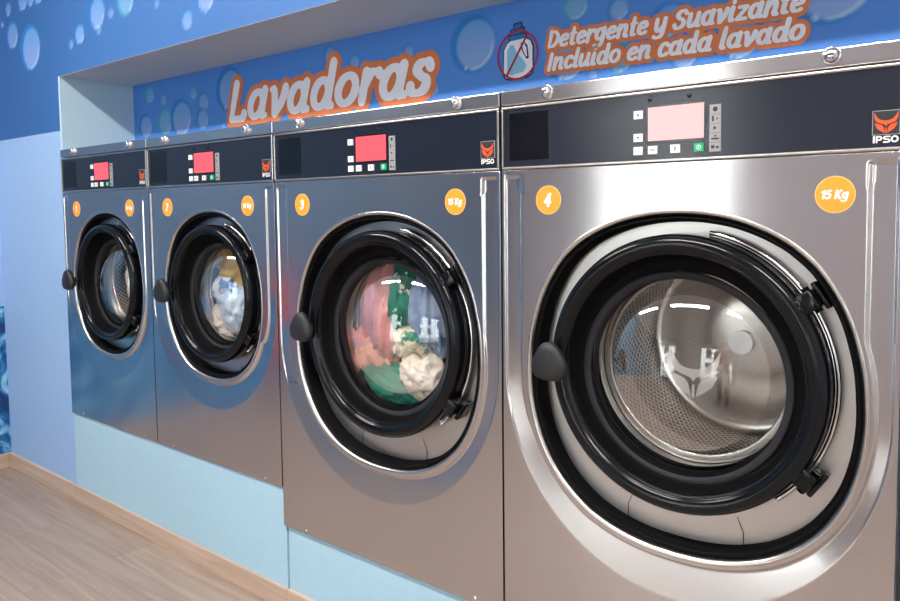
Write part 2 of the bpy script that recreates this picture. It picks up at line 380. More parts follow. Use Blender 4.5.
# shop front behind the photographer
OPEN = [(-3.0, -1.8, .08, 2.4), (-.2, 2.0, .10, 2.5)]
b = MB()
xs_ = [XL-.1, -3.0, -1.8, -.2, 2.0, XR+.1]
for q in (0, 2, 4): b.box(xs_[q], xs_[q+1], YB-.15, YB, 0, CEIL)
for x0_, x1_, z0_, z1_ in OPEN: b.box(x0_, x1_, YB-.15, YB, 0, z0_); b.box(x0_, x1_, YB-.15, YB, z1_, CEIL)
struct('wall_shopfront', b, M['cream_wall'])
for q, (x0_, x1_, z0_, z1_) in enumerate(OPEN):
    b = MB(); xm = (x0_+x1_)/2
    b.box(x0_, x0_+.06, YB-.11, YB-.04, z0_, z1_); b.box(x1_-.06, x1_, YB-.11, YB-.04, z0_, z1_)
    if q: b.box(xm-.03, xm+.03, YB-.11, YB-.04, z0_, z1_)
    for z in (z0_, z1_-.06): b.box(x0_, x1_, YB-.11, YB-.04, z, z+.06)
    o = struct('window_%d' % (q+1), b, M['frame_dark'])
    b = MB(); b.box(x0_+.05, x1_-.05, YB-.078, YB-.072, z0_+.05, z1_-.05); b.build('window_pane', M['pane'], o)
b = MB(); b.box(-14, 14, -16, YB-.16, -.12, -.02); struct('pavement', b, M['pavement'])

# ------------------------------------------------------------------ stroke lettering
def catmull(P, n=9):
    P = [np.array(p, float) for p in P]
    if len(P) == 2: return [P[0]*(1-t)+P[1]*t for t in np.linspace(0, 1, 4)]
    Q = [2*P[0]-P[1]]+P+[2*P[-1]-P[-2]]; out = []
    for i in range(1, len(Q)-2):
        for t in np.linspace(0, 1, n, endpoint=False):
            a, b_, c, d = Q[i-1:i+3]
            out.append(.5*((2*b_)+(-a+c)*t+(2*a-5*b_+4*c-d)*t*t+(-a+3*b_-3*c+d)*t**3))
    return out+[P[-1]]
def loop(cx, cz, rx, rz, a0=0, a1=360, n=28):
    return [np.array((cx+rx*math.cos(R(a0+(a1-a0)*k/n)), cz+rz*math.sin(R(a0+(a1-a0)*k/n)))) for k in range(n+1)]
C_ = catmull
GL = {  # advance, strokes (x-height 1, ascender 1.42)
 'L': (.78, [C_([(.16, 1.25), (.12, .12)]), C_([(.12, .10), (.62, .10)]), C_([(.62, .10), (.66, .24)])]),
 'a': (.86, [loop(.36, .49, .25, .39), C_([(.64, .90), (.62, .3), (.66, .12), (.80, .10)])]),
 'v': (.74, [C_([(.04, .88), (.16, .84), (.24, .5), (.30, .12)]), C_([(.32, .12), (.52, .45), (.60, .86)])]),
 'd': (.86, [loop(.36, .49, .25, .39), C_([(.64, 1.34), (.64, .3), (.67, .12), (.80, .10)])]),
 'o': (.80, [loop(.38, .49, .28, .39)]),
 'r': (.62, [C_([(.14, .88), (.14, .10)]), C_([(.16, .55), (.30, .84), (.50, .86), (.56, .78)])]),
 's': (.70, [C_([(.56, .72), (.46, .88), (.26, .86), (.18, .70), (.32, .54), (.50, .40), (.48, .18), (.30, .09), (.12, .16), (.08, .28)])]),
 'D': (.90, [C_([(.14, 1.2), (.14, .1)]), C_([(.14, 1.18), (.45, 1.16), (.70, .85), (.70, .45), (.45, .14), (.14, .12)])]),
 'e': (.74, [C_([(.16, .46), (.40, .50), (.58, .62), (.52, .82), (.36, .88), (.18, .72), (.12, .45), (.20, .18), (.38, .09), (.60, .18)])]),
 't': (.56, [C_([(.24, 1.22), (.22, .35), (.28, .12), (.46, .12)]), C_([(.06, .86), (.46, .88)])]),
 'g': (.84, [loop(.36, .52, .25, .36), C_([(.64, .88), (.62, .0), (.50, -.28), (.26, -.34), (.08, -.24)])]),
 'n': (.84, [C_([(.14, .88), (.14, .10)]), C_([(.16, .55), (.34, .86), (.56, .82), (.60, .55), (.58, .2), (.66, .10), (.74, .11)])]),
 'y': (.80, [C_([(.10, .88), (.12, .40), (.22, .12), (.42, .16), (.58, .40)]), C_([(.62, .88), (.60, .0), (.48, -.28), (.26, -.34), (.08, -.26)])]),
 'S': (.86, [C_([(.70, 1.02), (.54, 1.20), (.30, 1.16), (.18, .94), (.32, .74), (.56, .58), (.62, .32), (.44, .12), (.20, .12), (.08, .32)])]),
 'u': (.84, [C_([(.12, .88), (.12, .35), (.22, .11), (.42, .16), (.58, .45)]), C_([(.62, .88), (.60, .3), (.66, .11), (.76, .11)])]),
 'i': (.44, [C_([(.18, .88), (.16, .25), (.22, .11), (.32, .12)]), C_([(.19, 1.22), (.19, 1.25)])]),
 'z': (.70, [C_([(.10, .86), (.56, .86)]), C_([(.56, .84), (.12, .14)]), C_([(.12, .11), (.60, .12)])]),
 'I': (.42, [C_([(.18, 1.2), (.16, .1)])]),
 'c': (.68, [C_([(.58, .74), (.42, .89), (.22, .80), (.12, .48), (.20, .17), (.38, .09), (.58, .20)])]),
 'l': (.42, [C_([(.18, 1.34), (.15, .3), (.21, .11), (.30, .12)])]),
 'K': (.92, [C_([(.14, 1.2), (.14, .1)]), C_([(.68, 1.2), (.20, .62)]), C_([(.28, .68), (.70, .1)])]),
 '1': (.58, [C_([(.06, .94), (.34, 1.16)]), C_([(.34, 1.18), (.33, .10)])]),
 '2': (.78, [C_([(.10, .94), (.26, 1.18), (.50, 1.14), (.58, .88), (.42, .56), (.10, .12)]), C_([(.10, .10), (.64, .12)])]),
 '3': (.76, [C_([(.12, 1.04), (.34, 1.20), (.56, 1.04), (.52, .76), (.30, .66)]), C_([(.30, .66), (.56, .56), (.60, .28), (.36, .08), (.08, .20)])]),
 '4': (.84, [C_([(.50, 1.2), (.08, .42)]), C_([(.08, .40), (.72, .40)]), C_([(.52, 1.16), (.50, .08)])]),
 '5': (.78, [C_([(.60, 1.18), (.20, 1.18)]), C_([(.20, 1.18), (.14, .70)]), C_([(.14, .70), (.42, .76), (.60, .52), (.50, .18), (.26, .09), (.06, .20)])]),
 '0': (.82, [loop(.38, .65, .25, .54)]),
 'P': (1.05, [C_([(.14, 1.1), (.14, .1)]), C_([(.14, 1.1), (.66, 1.1), (.84, .84), (.66, .55), (.14, .55)])]),
 'O': (1.15, [loop(.54, .60, .42, .50)]),
 'Z': (1.1, [C_([(.94, 1.1), (.3, 1.1), (.14, .85), (.35, .62), (.72, .58), (.92, .35), (.75, .1), (.12, .1)])]),
 ' ': (.42, []), }
def lettering(text, x0, z0, xh, width=None, shear=.22, thick=.165, thin=.085, tilt=0., grow=(0.,), cell=None, track=0.):
    """returns, for every growth, the cells (verts2d, faces) of the merged letter shapes"""
    segs = []; pen = 0.
    for ch in text:
        adv, st = GL[ch]
        for s_ in st:
            for p, q in zip(s_[:-1], s_[1:]):
                segs.append((p[0]+pen, p[1], q[0]+pen, q[1]))
        pen += adv+track
    segs = np.array(segs); sx = 1. if width is None else width/(pen*xh)
    A = segs[:, :2].copy(); B = segs[:, 2:].copy()
    dirv = np.abs(B-A); L = np.hypot(dirv[:, 0], dirv[:, 1])+1e-9
    wd = thin+(thick-thin)*(dirv[:, 1]/L)
    # smooth the pen width along the strokes
    if len(wd) > 4: wd = np.convolve(np.pad(wd, 2, 'edge'), np.ones(5)/5, 'valid')
    def T(P):
        x = (P[:, 0]+shear*P[:, 1])*sx*xh; z = P[:, 1]*xh
        return np.stack([x0+x, z0+z+x*tilt], -1)
    A, B = T(A), T(B); wd = wd*xh
    cell = cell or xh/22
    g = max(grow)+thick*xh+2*cell
    gx = np.arange(min(A[:, 0].min(), B[:, 0].min())-g, max(A[:, 0].max(), B[:, 0].max())+g, cell)
    gz = np.arange(min(A[:, 1].min(), B[:, 1].min())-g, max(A[:, 1].max(), B[:, 1].max())+g, cell)
    F = np.full((len(gz), len(gx)), 1e3)
    for a, b_, w in zip(A, B, wd):
        rr = w+max(grow)+2*cell
        i0, i1 = np.searchsorted(gx, min(a[0], b_[0])-rr), np.searchsorted(gx, max(a[0], b_[0])+rr)
        j0, j1 = np.searchsorted(gz, min(a[1], b_[1])-rr), np.searchsorted(gz, max(a[1], b_[1])+rr)
        X, Z = np.meshgrid(gx[i0:i1], gz[j0:j1]); d = b_-a; l2 = d@d+1e-12
        t = np.clip(((X-a[0])*d[0]+(Z-a[1])*d[1])/l2, 0, 1)
        D = np.hypot(X-a[0]-t*d[0], Z-a[1]-t*d[1])-w
        F[j0:j1, i0:i1] = np.minimum(F[j0:j1, i0:i1], D)
    out = []
    for gr in grow:
        G = F-gr; vs = []; fs = []; cache = {}
        def vid(key, p):
            if key not in cache: cache[key] = len(vs); vs.append(p)
            return cache[key]
        J, I = np.where((np.minimum(np.minimum(G[:-1, :-1], G[1:, :-1]), np.minimum(G[:-1, 1:], G[1:, 1:])) < 0))
        for j, i in zip(J.tolist(), I.tolist()):
            cs = [(j, i), (j, i+1), (j+1, i+1), (j+1, i)]; f = []
            for k in range(4):
                c0, c1 = cs[k], cs[(k+1) % 4]; v0, v1 = G[c0], G[c1]
                if v0 < 0: f.append(vid(c0, (gx[c0[1]], gz[c0[0]])))
                if (v0 < 0) != (v1 < 0):
                    t = v0/(v0-v1); p = (gx[c0[1]]+(gx[c1[1]]-gx[c0[1]])*t, gz[c0[0]]+(gz[c1[0]]-gz[c0[0]])*t)
                    f.append(vid(tuple(sorted((c0, c1))), p))
            if len(f) > 2: fs.append(f)
        out.append((vs, fs))
    return out
def add_text(mb, shape, y, mi): mb.add([(x, y, z) for x, z in shape[0]], shape[1], mi)

# ------------------------------------------------------------------ wall lettering
def wall_sign(name, lines, label):
    root = empty(name, (lines[0][1], ND, lines[0][2]), label, 'sign')
    o_, w_ = MB(), MB()
    for k, (txt, x, z, xh, wid, tilt, gr) in enumerate(lines):
        a, c = lettering(txt, x, z, xh, wid, grow=(gr, 0.), tilt=tilt, cell=xh/26)
        add_text(o_, a, ND-.0015-.0004*k, 0); add_text(w_, c, ND-.0030, 0)
    o_.build('lettering_outline', M['letter_orange'], root)['label'] = 'orange outline band'
    w_.build('lettering_face', M['letter_white'], root)
wall_sign('washers_lettering', [('Lavadoras', -2.425, 1.558, .112, 1.02, .002, .019)], 'large white script word Lavadoras with orange outline above the machines')
wall_sign('detergent_lettering', [('Detergente y Suavizante', -1.003, 1.6365, .0345, .622, -.020, .0095), ('Incluido en cada lavado', -1.005, 1.5785, .0345, .626, -.020, .0095)],
          'two lines of white script with orange outline about detergent included in every wash')
# crossed-out detergent jug
jr = empty('detergent_sign', (-1.0955, ND, 1.633), 'round red prohibition mark over a white detergent jug with blue cap', 'sign')
def JP(pts): return [(-1.0955+x, 1.633+z) for x, z in pts]
body = [(-.020, .042), (-.034, .034), (-.044, .018), (-.046, -.045), (-.040, -.056), (-.026, -.061), (.026, -.060), (.041, -.053), (.047, -.040), (.047, .018), (.040, .034), (.024, .042)]
def grow_poly(p, s, sz=None): return [(x*s, z*(sz or s)) for x, z in p]
b = MB(); b.poly(JP(grow_poly(body, 1.09, 1.07)), ND-.0012); b.poly(JP([(.010, .030), (.020, .034), (.032, .022), (.036, -.012), (.028, -.014), (.014, .010)]), ND-.0028)
b.poly(JP([(-.030, .036), (-.032, .056), (-.024, .058), (-.026, .070), (-.014, .072), (-.014, .086), (.014, .088), (.016, .074), (.024, .072), (.022, .060), (.030, .058), (.030, .040)]), ND-.0013)
b.build('jug_outline', mat('navy_print', (.01, .03, .14), .5), jr)
b = MB(); b.poly(JP(body), ND-.0020); b.poly(JP([(.015, .026), (.021, .029), (.028, .018), (.031, -.006), (.028, -.008), (.018, .010)]), ND-.0032); b.build('jug_body', M['letter_white'], jr)
b = MB(); b.poly(JP([(-.022, .030), (-.034, .016), (-.034, -.046), (-.020, -.052), (.020, -.046), (.028, -.030), (.016, -.012), (-.002, .006), (-.012, .028)]), ND-.0026); b.build('jug_liquid', mat('liquid_print', (.25, .55, .80), .5), jr)
b = MB(); b.poly(JP([(-.026, .040), (-.027, .053), (.026, .054), (.026, .042)]), ND-.0022); b.poly(JP([(-.020, .056), (-.021, .067), (.019, .069), (.018, .058)]), ND-.0022); b.poly(JP([(-.010, .070), (-.010, .082), (.010, .084), (.011, .072)]), ND-.0022)
b.build('jug_cap', mat('cap_blue', (.02, .17, .50), .5), jr)
b = MB(); n = 64
vs = [(-1.0955+r_*math.cos(2*math.pi*k/n), ND-.0038, 1.633+r_*math.sin(2*math.pi*k/n)) for k in range(n) for r_ in (.061, .0665)]
b.add(vs, [(2*k, 2*k+1, (2*k+3) % (2*n), (2*k+2) % (2*n)) for k in range(n)])
b.poly(JP([(-.040, -.053), (-.034, -.056), (.036, .050), (.031, .054)]), ND-.0038); b.build('prohibition_mark', mat('red_print', (.42, .01, .05), .5), jr)

# ------------------------------------------------------------------ washing machines
ANG = [0, 16, 25, 34, 42, 51, 59, 70, 81, 92, 103, 115, 126, 137, 149, 163, 176, 188, 201, 214, 227, 240, 254, 267, 279, 291, 303, 311, 319, 329, 340, 351, 360]
RAD = [.322, .325, .330, .333, .336, .335, .331, .326, .320, .315, .314, .317, .322, .324, .321, .318, .320, .327, .337, .347, .356, .358, .350, .344, .345, .347, .348, .348, .346, .340, .331, .325, .322]
def outline_r(th, k):
    d = np.degrees(th) % 360; r = np.interp(d, ANG, RAD); m = np.interp((180-d) % 360, ANG, RAD)
    r = r*.6+m*.4
    for _ in range(1): pass
    return r*k
def fox(s, cx, cz):
    """fox mask emblem as flat outlines, unit half-size s"""
    horn = [(-1, 1), (-.96, .45), (-.80, .10), (-.45, -.06), (-.12, -.16), (0, -.34), (0, .18), (-.22, .20), (-.52, .30), (-.78, .58)]
    cheek = [(-.96, -.02), (-.72, -.08), (-.40, -.20), (-.20, -.42), (-.10, -.98), (-.42, -.78), (-.74, -.52)]
    snout = [(0, -.44), (-.05, -.5), (-.05, -1.0), (0, -1.06)]
    out = []
    for sg in (1, -1):
        for p in (horn, cheek, snout): out.append([(cx+sg*x*s, cz+z*s) for x, z in p])
    return out
def machine(name, x0, w, zb, k, num, kg, label, screen, red_label):
    cx = x0+w/2; TOP, SB, PT, PB = 1.480, 1.4455, 1.438, 1.311; FT = 1.3035
    big = k > .9
    ox, oz = cx+(.0118 if big else .006), (.885 if big else .956); ko = 1. if big else .815
    dx_, dz_ = cx+(.0165 if big else .013), (.894 if big else .951)
    xa, xb = x0+.0025, x0+w-.0025
    root = empty(name, (cx, .4, zb), label, 'washing machine')
    # cabinet
    b = MB(); b.box(x0+.006, x0+w-.006, .030, .74, zb, zb+.02); b.box(x0+.006, x0+w-.006, .030, .74, TOP-.016, TOP-.004)
    b.box(x0+.006, x0+.010, .030, .74, zb+.02, TOP-.016); b.box(x0+w-.010, x0+w-.006, .030, .74, zb+.02, TOP-.016); b.box(x0+.010, x0+w-.010, .725, .74, zb+.02, TOP-.016)
    b.box(x0+.006, x0+w-.006, .026, .0295, PB-.02, TOP-.004)
    b.build('cabinet', M['body_grey'], root)
    # front panel with the pressed U-shaped band and the door opening
    NT, NR = 840, 120
    th = np.linspace(0, 2*np.pi, NT, endpoint=False)
    for c in [(xa, zb), (xb, zb), (xa, FT), (xb, FT)]:
        a = math.atan2(c[1]-oz, c[0]-ox) % (2*math.pi); th[np.argmin(np.abs(th-a))] = a
    ct, st = np.cos(th), np.sin(th); r0 = outline_r(th, ko)
    with np.errstate(divide='ignore'):
        tx = np.where(ct > 0, (xb-ox)/ct, (xa-ox)/ct); tz = np.where(st > 0, (FT-oz)/st, (zb-oz)/st)
    rm = np.minimum(np.where(np.abs(ct) < 1e-9, 1e9, tx), np.where(np.abs(st) < 1e-9, 1e9, tz))
    s = np.linspace(0, 1, NR)[None, :]**1.15
    RR = (r0+.0135)[:, None]+(rm-r0-.0135)[:, None]*s; X = ox+RR*ct[:, None]; Z = oz+RR*st[:, None]
    aa = w/2-.009; zc = .86 if big else .93; bb = zc-(.442 if big else .572)
    u = np.abs(X-cx)/aa; v = np.where(Z < zc, (zc-Z)/bb, 0); dO = (1-np.hypot(u, v))*aa
    fl = w/2-(.055 if big else .047)
    strip = np.where(Z > oz, fl-np.abs(X-cx), -1)
    rimd = (r0[:, None]+.0185)-RR
    dP = -np.maximum(np.where(Z > oz, strip, fl-np.abs(X-cx)-.10*(np.maximum(oz-Z, 0)/(.25*ko))**3-8*np.maximum(oz-Z-.17*ko, 0)), rimd)
    ok = (dO > 0) & (dP > 0)
    t = np.where(ok, dO/(dO+dP+1e-9), 0)
    wv = smooth((zc+.08-Z)/.30)
    dep = ((1-wv)*(.0036*smooth(dO/.005))+wv*.0090*np.clip(t*1.1, 0, 1))*smooth(dP/.008)*smooth((1.294-Z)/.012)*ok
    Y = dep+0*X
    V = np.stack([X, Y, Z], -1).reshape(-1, 3)
    i = np.arange(NT)[:, None]*NR+np.arange(NR-1)[None, :]; j = ((np.arange(NT)+1) % NT)[:, None]*NR+np.arange(NR-1)[None, :]
    Fq = np.stack([i, j, j+1, i+1], -1).reshape(-1, 4)
    V = V.tolist(); Fq = Fq.tolist(); n0 = len(V)
    for q in range(NT):  # folded outer edge
        V.append([V[q*NR+NR-1][0], .028, V[q*NR+NR-1][2]])
    Ff = [[q*NR+NR-1, ((q+1) % NT)*NR+NR-1, n0+(q+1) % NT, n0+q] for q in range(NT)]
    me = mesh('front_panel', V, Fq+Ff); o = link('front_panel', me, M['steel'], root)
    sm = [True]*len(Fq)+[False]*len(Ff); me.polygons.foreach_set('use_smooth', sm)
    # raised lip, rubber gasket, recess wall
    out = [(ox+r*c, oz+r*s_) for r, c, s_ in zip(r0[::7], ct[::7], st[::7])]
    def ring(off, y): return [(ox+(r+off)*c, y, oz+(r+off)*s_) for r, c, s_ in zip(r0[::7], ct[::7], st[::7])]
    b = MB(); m_ = len(ring(0, 0)); lp = [(.0140, .0004), (.0120, -.0010), (.0090, -.0010), (.0058, .0010), (.0032, .0040), (.0018, .0080), (.0012, .0130)]
    vs = [p for off, y in lp for p in ring(off, y)]
    b.add(vs, [(a*m_+q, a*m_+(q+1) % m_, (a+1)*m_+(q+1) % m_, (a+1)*m_+q) for a in range(len(lp)-1) for q in range(m_)], 0, True)
    b.build('opening_lip', M['steel_lip'], root)
    b = MB(); m_ = len(ring(0, 0)); prof = [(.0012, .0125), (-.0005, .0085), (-.0035, .0070), (-.0070, .0085), (-.0085, .0125), (-.0080, .020), (-.0110, .023), (-.0120, .046)]
    vs = [p for off, y in prof for p in ring(off, y)]
    b.add(vs, [(a*m_+q, a*m_+(q+1) % m_, (a+1)*m_+(q+1) % m_, (a+1)*m_+q) for a in range(len(prof)-1) for q in range(m_)], 0, True)
    b.build('door_gasket', M['rubber'], root)
    # recessed steel plate behind the door (annulus) with two seams
    b = MB(); rin = .20*k
    vs = []
    ro = ring(-.009, .0455)
    for (px, py, pz), c, s_ in zip(ro, ct[::7], st[::7]):
        a = math.atan2(pz-dz_, px-dx_); vs += [(px, py, pz), (dx_+rin*math.cos(a), .0455, dz_+rin*math.sin(a))]
    b.add(vs, [(2*q, 2*((q+1) % m_), 2*((q+1) % m_)+1, 2*q+1) for q in range(m_)]); plate = b.build('recess_plate', M['steel_plate'], root)
    for sx in (-1, 1):
        b = MB(); xx = dx_+sx*.118*k; b.box(xx-.0009, xx+.0009, .0446, .0452, oz-.335*k, dz_-.300*k); b.poly([(xx-.0009, dz_-.300*k), (xx+.0009, dz_-.300*k), (xx-sx*.012+.0009, dz_-.272*k), (xx-sx*.012-.0009, dz_-.272*k)], .0446)
        b.build('plate_seam', M['print_dark'], root)
    # drum
    dr = .221*k
    b = MB(); ny = 14; nt = 128
    vs = [(dx_+dr*math.cos(2*math.pi*q/nt), .105+(.325)*a/ny, dz_+dr*math.sin(2*math.pi*q/nt)) for q in range(nt) for a in range(ny+1)]
    fs = [(q*(ny+1)+a, q*(ny+1)+a+1, ((q+1) % nt)*(ny+1)+a+1, ((q+1) % nt)*(ny+1)+a) for q in range(nt) for a in range(ny)]
    me = mesh('drum', vs, fs); uvl = me.uv_layers.new(name='UVMap'); uu = []
    for q in range(nt):
        for a in range(ny):
            for (qq, ac) in ((q, a), (q, a+1), (q+1, a+1), (q+1, a)):
                uu += [2*math.pi*round(2*math.pi*dr/.0180)*qq/nt, (.30*ac/ny)/.0180*2*math.pi]
    uvl.data.foreach_set('uv', uu)
    drum = link('drum', me, M['perforated'], root, smooth=True)
    b = MB(); b.lathe(dx_, dz_, [(dr, .429), (dr*.98, .434), (dr*.80, .430), (dr*.74, .422), (dr*.30, .416), (.001, .415)], 96); b.build('drum_back', M['drum'], drum)
    b = MB(); b.lathe(dx_, dz_, [(.0285*k, .416), (.0285*k, .404)], 48); b.poly(disc(dx_, dz_, .0285*k, 48), .404); b.build('drum_hub', mat('hub_steel', (.9, .9, .9), .3, .7), drum)
    b = MB(); b.lathe(dx_, dz_, [(dr+.001, .106), (dr-.004, .100), (.200*k, .098), (.194*k, .093), (.189*k, .098), (.184*k, .094), (.1815*k, .100), (.184*k, .110)], 96); b.build('drum_lip', M['drum'], drum)
    b = MB(); b.lathe(dx_, dz_, [(.1975*k, .066), (.199*k, .076), (.200*k, .084), (.201*k, .096)], 96); b.build('drum_seal', M['steel_edge'], drum)
    # control panel
    b = MB(); e_ = .0035
    b.box(x0+e_, x0+w-e_, -.003, .026, PT, SB-.0018); b.box(x0+e_, x0+w-e_, -.003, .026, FT+.0012, PB)
    b.box(x0+e_, x0+e_+.0045, -.003, .026, PB, PT); b.box(x0+w-e_-.0065, x0+w-e_, -.003, .026, PB, PT)
    bevel(b.build('panel_frame', M['steel_lip'], root), .0022, 3)
    b = MB(); b.box(x0+e_+.0045, x0+w-e_-.0065, .001, .020, PB, PT); fascia = b.build('fascia', M['fascia'], root)
    b = MB(); b.box(x0+.023, x0+.125, -.0002, .001, 1.3245, 1.4285); bevel(b.build('reader_window', M['fascia_window'], fascia), .001)
    co = {'1': -.060, '2': -.052, '3': -.003, '4': 0}[num]; sx = x0+.349+co
    b = MB(); b.box(sx-.003, sx+.112, -.0002, .001, 1.3435, 1.4145); b.build('screen_bezel', M['fascia_window'], fascia)
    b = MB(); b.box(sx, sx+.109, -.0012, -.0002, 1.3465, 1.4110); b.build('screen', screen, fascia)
    for xx in (.352, .430):
        b = MB(); b.lathe(x0+co+xx, 1.427, [(.0045, .0009), (.0040, -.0005), (.001, -.0012)], 20); b.build('sensor_dimple', M['fascia_window'], fascia)
    b = MB(); b.box(x0+co+.4685, x0+co+.4895, -.0008, .001, 1.319, 1.4055, 0)
    for q in range(5):
        zz = 1.397-q*.0172; b.box(x0+co+.4685, x0+co+.4895, -.0010, -.0008, zz-.0094, zz-.0089, 1)
        g = [(.474, .004), (.478, .005)][q % 2]
        if q == 0: b.poly(disc(x0+co+.479, zz, .0045, 16), -.0011, 1)
        elif q == 1: b.box(x0+co+.4730, x0+co+.4765, -.0012, -.0009, zz-.005, zz+.005, 1); b.box(x0+co+.481, x0+co+.484, -.0012, -.0009, zz-.002, zz+.001, 1)
        elif q == 2: b.poly([(x0+co+.476, zz-.004), (x0+co+.476, zz+.004), (x0+co+.482, zz)], -.0011, 1)
        elif q == 3: b.box(x0+co+.472, x0+co+.486, -.0012, -.0009, zz-.004, zz-.001, 1); b.poly([(x0+co+.479, zz), (x0+co+.483, zz+.005), (x0+co+.477, zz+.003)], -.0011, 1)
        else: b.box(x0+co+.472, x0+co+.478, -.0012, -.0009, zz-.003, zz+.003, 1); b.box(x0+co+.481, x0+co+.486, -.0012, -.0009, zz-.003, zz+.001, 1)
    b.build('icon_strip', [M['icon_grey'], M['print_dark']], fascia)
    def key(xx, zz, m, kind):
        q = MB(); q.box(x0+co+xx-.0092, x0+co+xx+.0092, -.0026, .001, zz-.0078, zz+.0078, 0)
        X_, Z_, y_ = x0+co+xx, zz, -.0029
        if kind == 'up': q.poly([(X_-.003, Z_-.002), (X_+.003, Z_-.002), (X_, Z_+.003)], y_, 1)
        elif kind == 'down': q.poly([(X_-.003, Z_+.002), (X_+.003, Z_+.002), (X_, Z_-.003)], y_, 1)
        elif kind == 'check': q.poly([(X_-.003, Z_), (X_-.001, Z_-.0035), (X_+.0035, Z_+.004), (X_-.001, Z_-.0015)], y_, 1)
        elif kind == 'menu':
            q.poly([(X_-.005, Z_), (X_-.001, Z_-.002), (X_-.001, Z_+.002)], y_, 1); q.box(X_, X_+.005, y_, y_+.0003, Z_-.0015, Z_-.0005, 1); q.box(X_, X_+.005, y_, y_+.0003, Z_+.0008, Z_+.0018, 1)
        elif kind == 'info': q.poly([(X_-.0015, Z_-.004), (X_+.0005, Z_-.004), (X_+.002, Z_+.004), (X_-.0005, Z_+.004)], y_, 1)
        else:
            nn = 20; q.add([(X_+r*math.cos(2*math.pi*a/nn), y_, Z_+r*math.sin(2*math.pi*a/nn)) for a in range(nn) for r in (.0032, .0046)], [(2*a, 2*a+1, (2*a+3) % (2*nn), (2*a+2) % (2*nn)) for a in range(nn)], 1)
            q.box(X_-.001, X_+.001, y_, y_+.0003, Z_-.001, Z_+.003, 1)
        o = q.build('button', [m, M['print_white'] if kind == 'start' else M['print_dark']], fascia)
        if kind == 'start': o['label'] = 'green start button'
    for a in ((.329, 1.399, 'up'), (.329, 1.3545, 'down'), (.329, 1.329, 'check'), (.359, 1.329, 'menu'), (.404, 1.329, 'info')): key(a[0], a[1], M['white_key'], a[2])
    key(.4495, 1.329, M['green_key'], 'start')
    lx = x0+w-(.036 if not num == '4' else .031); lz = 1.353 if num != '4' else 1.350; hs = .0185
    b = MB(); b.box(lx-hs-.0012, lx+hs+.0012, -.0002, .001, lz-hs-.0012, lz+hs+.0012, 0); b.box(lx-hs, lx+hs, -.0006, -.0002, lz-hs, lz+hs, 1)
    for p in fox(hs*.92, lx, lz): b.poly(p, -.0010, 2)
    b.build('emblem', [M['icon_grey'], M['print_dark'], M['logo_orange']], fascia)
    b = MB(); zt = lettering('IPZO', lx-hs, lz-hs-.0135, .0086, 2*hs*1.0, shear=0, thick=.16, thin=.13, cell=.00055)[0]; add_text(b, zt, -.0004, 0)
    b.build('maker_name', M['print_white'], fascia)
    # top strip with two cam locks
    b = MB(); b.box(x0+.002, x0+w-.002, -.002, .026, SB+.0012, TOP); bevel(b.build('top_strip', M['steel'], root), .003, 3)
    for xx in (.122, w-(.124 if w > .7 else .121) if num != '4' else w-.112):
        b = MB(); b.lathe(x0+xx, 1.4665, [(.0155, -.001), (.0150, -.005), (.0125, -.006), (.0118, -.0045)], 32, 0)
        b.lathe(x0+xx, 1.4665, [(.0112, -.004), (.0108, -.011), (.0090, -.0135), (.0001, -.0138)], 24, 0)
        b.box(x0+xx-.0055, x0+xx+.0055, -.0146, -.0137, 1.4655, 1.4678, 1)
        b.build('cam_lock', [M['chrome'], M['print_dark']], root)
    for xx in (.105, w-.085):
        b = MB(); b.lathe(x0+xx, zb+.011, [(.0045, -.0001), (.0042, -.0022), (.0001, -.0030)], 16); b.build('screw', M['chrome'], root)
    # round stickers
    def sticker(nm, xx, txt, xh):
        r = .0312; zz = 1.236
        q = MB(); q.poly(disc(x0+xx, zz, r, 48), -.0008, 0, .0008); q.poly(disc(x0+xx, zz, r*.945, 48), -.0012, 1)
        wd = sum(GL[c][0] for c in txt)*xh
        sh = lettering(txt, x0+xx-wd/2-.10*xh, zz-.62*xh, xh, None, shear=.20, thick=.17, thin=.095, cell=xh/14)[0]; add_text(q, sh, -.0016, 2)
        q.build(nm, [M['sticker_rim'], M['sticker_orange'], M['print_white']], root)
    sticker('number_sticker', .1235, num, .0215)
    sticker('weight_sticker', {'1': .545, '2': .579, '3': .678, '4': .680}[num], kg+' Kg', .0118)
    # ---- door
    P = [(.262, .044), (.270, .034), (.2725, .014), (.2722, -.001), (.269, -.011), (.262, -.0175), (.253, -.0195), (.245, -.0175), (.2395, -.0125), (.2365, -.0075), (.2350, -.0085), (.2335, -.0065), (.2325, .001), (.2300, .010), (.2280, .022), (.2255, .032), (.2200, .0390), (.1990, .0410)]
    cut = 12
    b = MB(); b.lathe(dx_, dz_, [(r*k, y) for r, y in P[:cut+1]], 144, 0); b.lathe(dx_, dz_, [(r*k, y) for r, y in P[cut:]], 144, 1)
    door = b.build('door', [M['black_gloss'], M['rubber']], root)
    gx_, gz_ = dx_-.006*k, dz_-.015*k
    b = MB(); b.lathe(gx_, gz_, [(.2135*k, .0400), (.2125*k, .0368), (.2100*k, .0352), (.1990*k, .0385), (.1965*k, .043), (.1955*k, .052), (.1950*k, .068)], 144); b.build('glass_seal', M['grey_rubber'], door)
    b = MB()
    for r_, y_ in ((.2795, .030), (.2740, .034)):
        b.tube([(dx_+r_*k*math.cos(R(a)), y_, dz_+r_*k*math.sin(R(a))) for a in range(-50, 80, 3)], .0048*k, 8)
    b.build('hinge_hoop', M['chrome'], door)
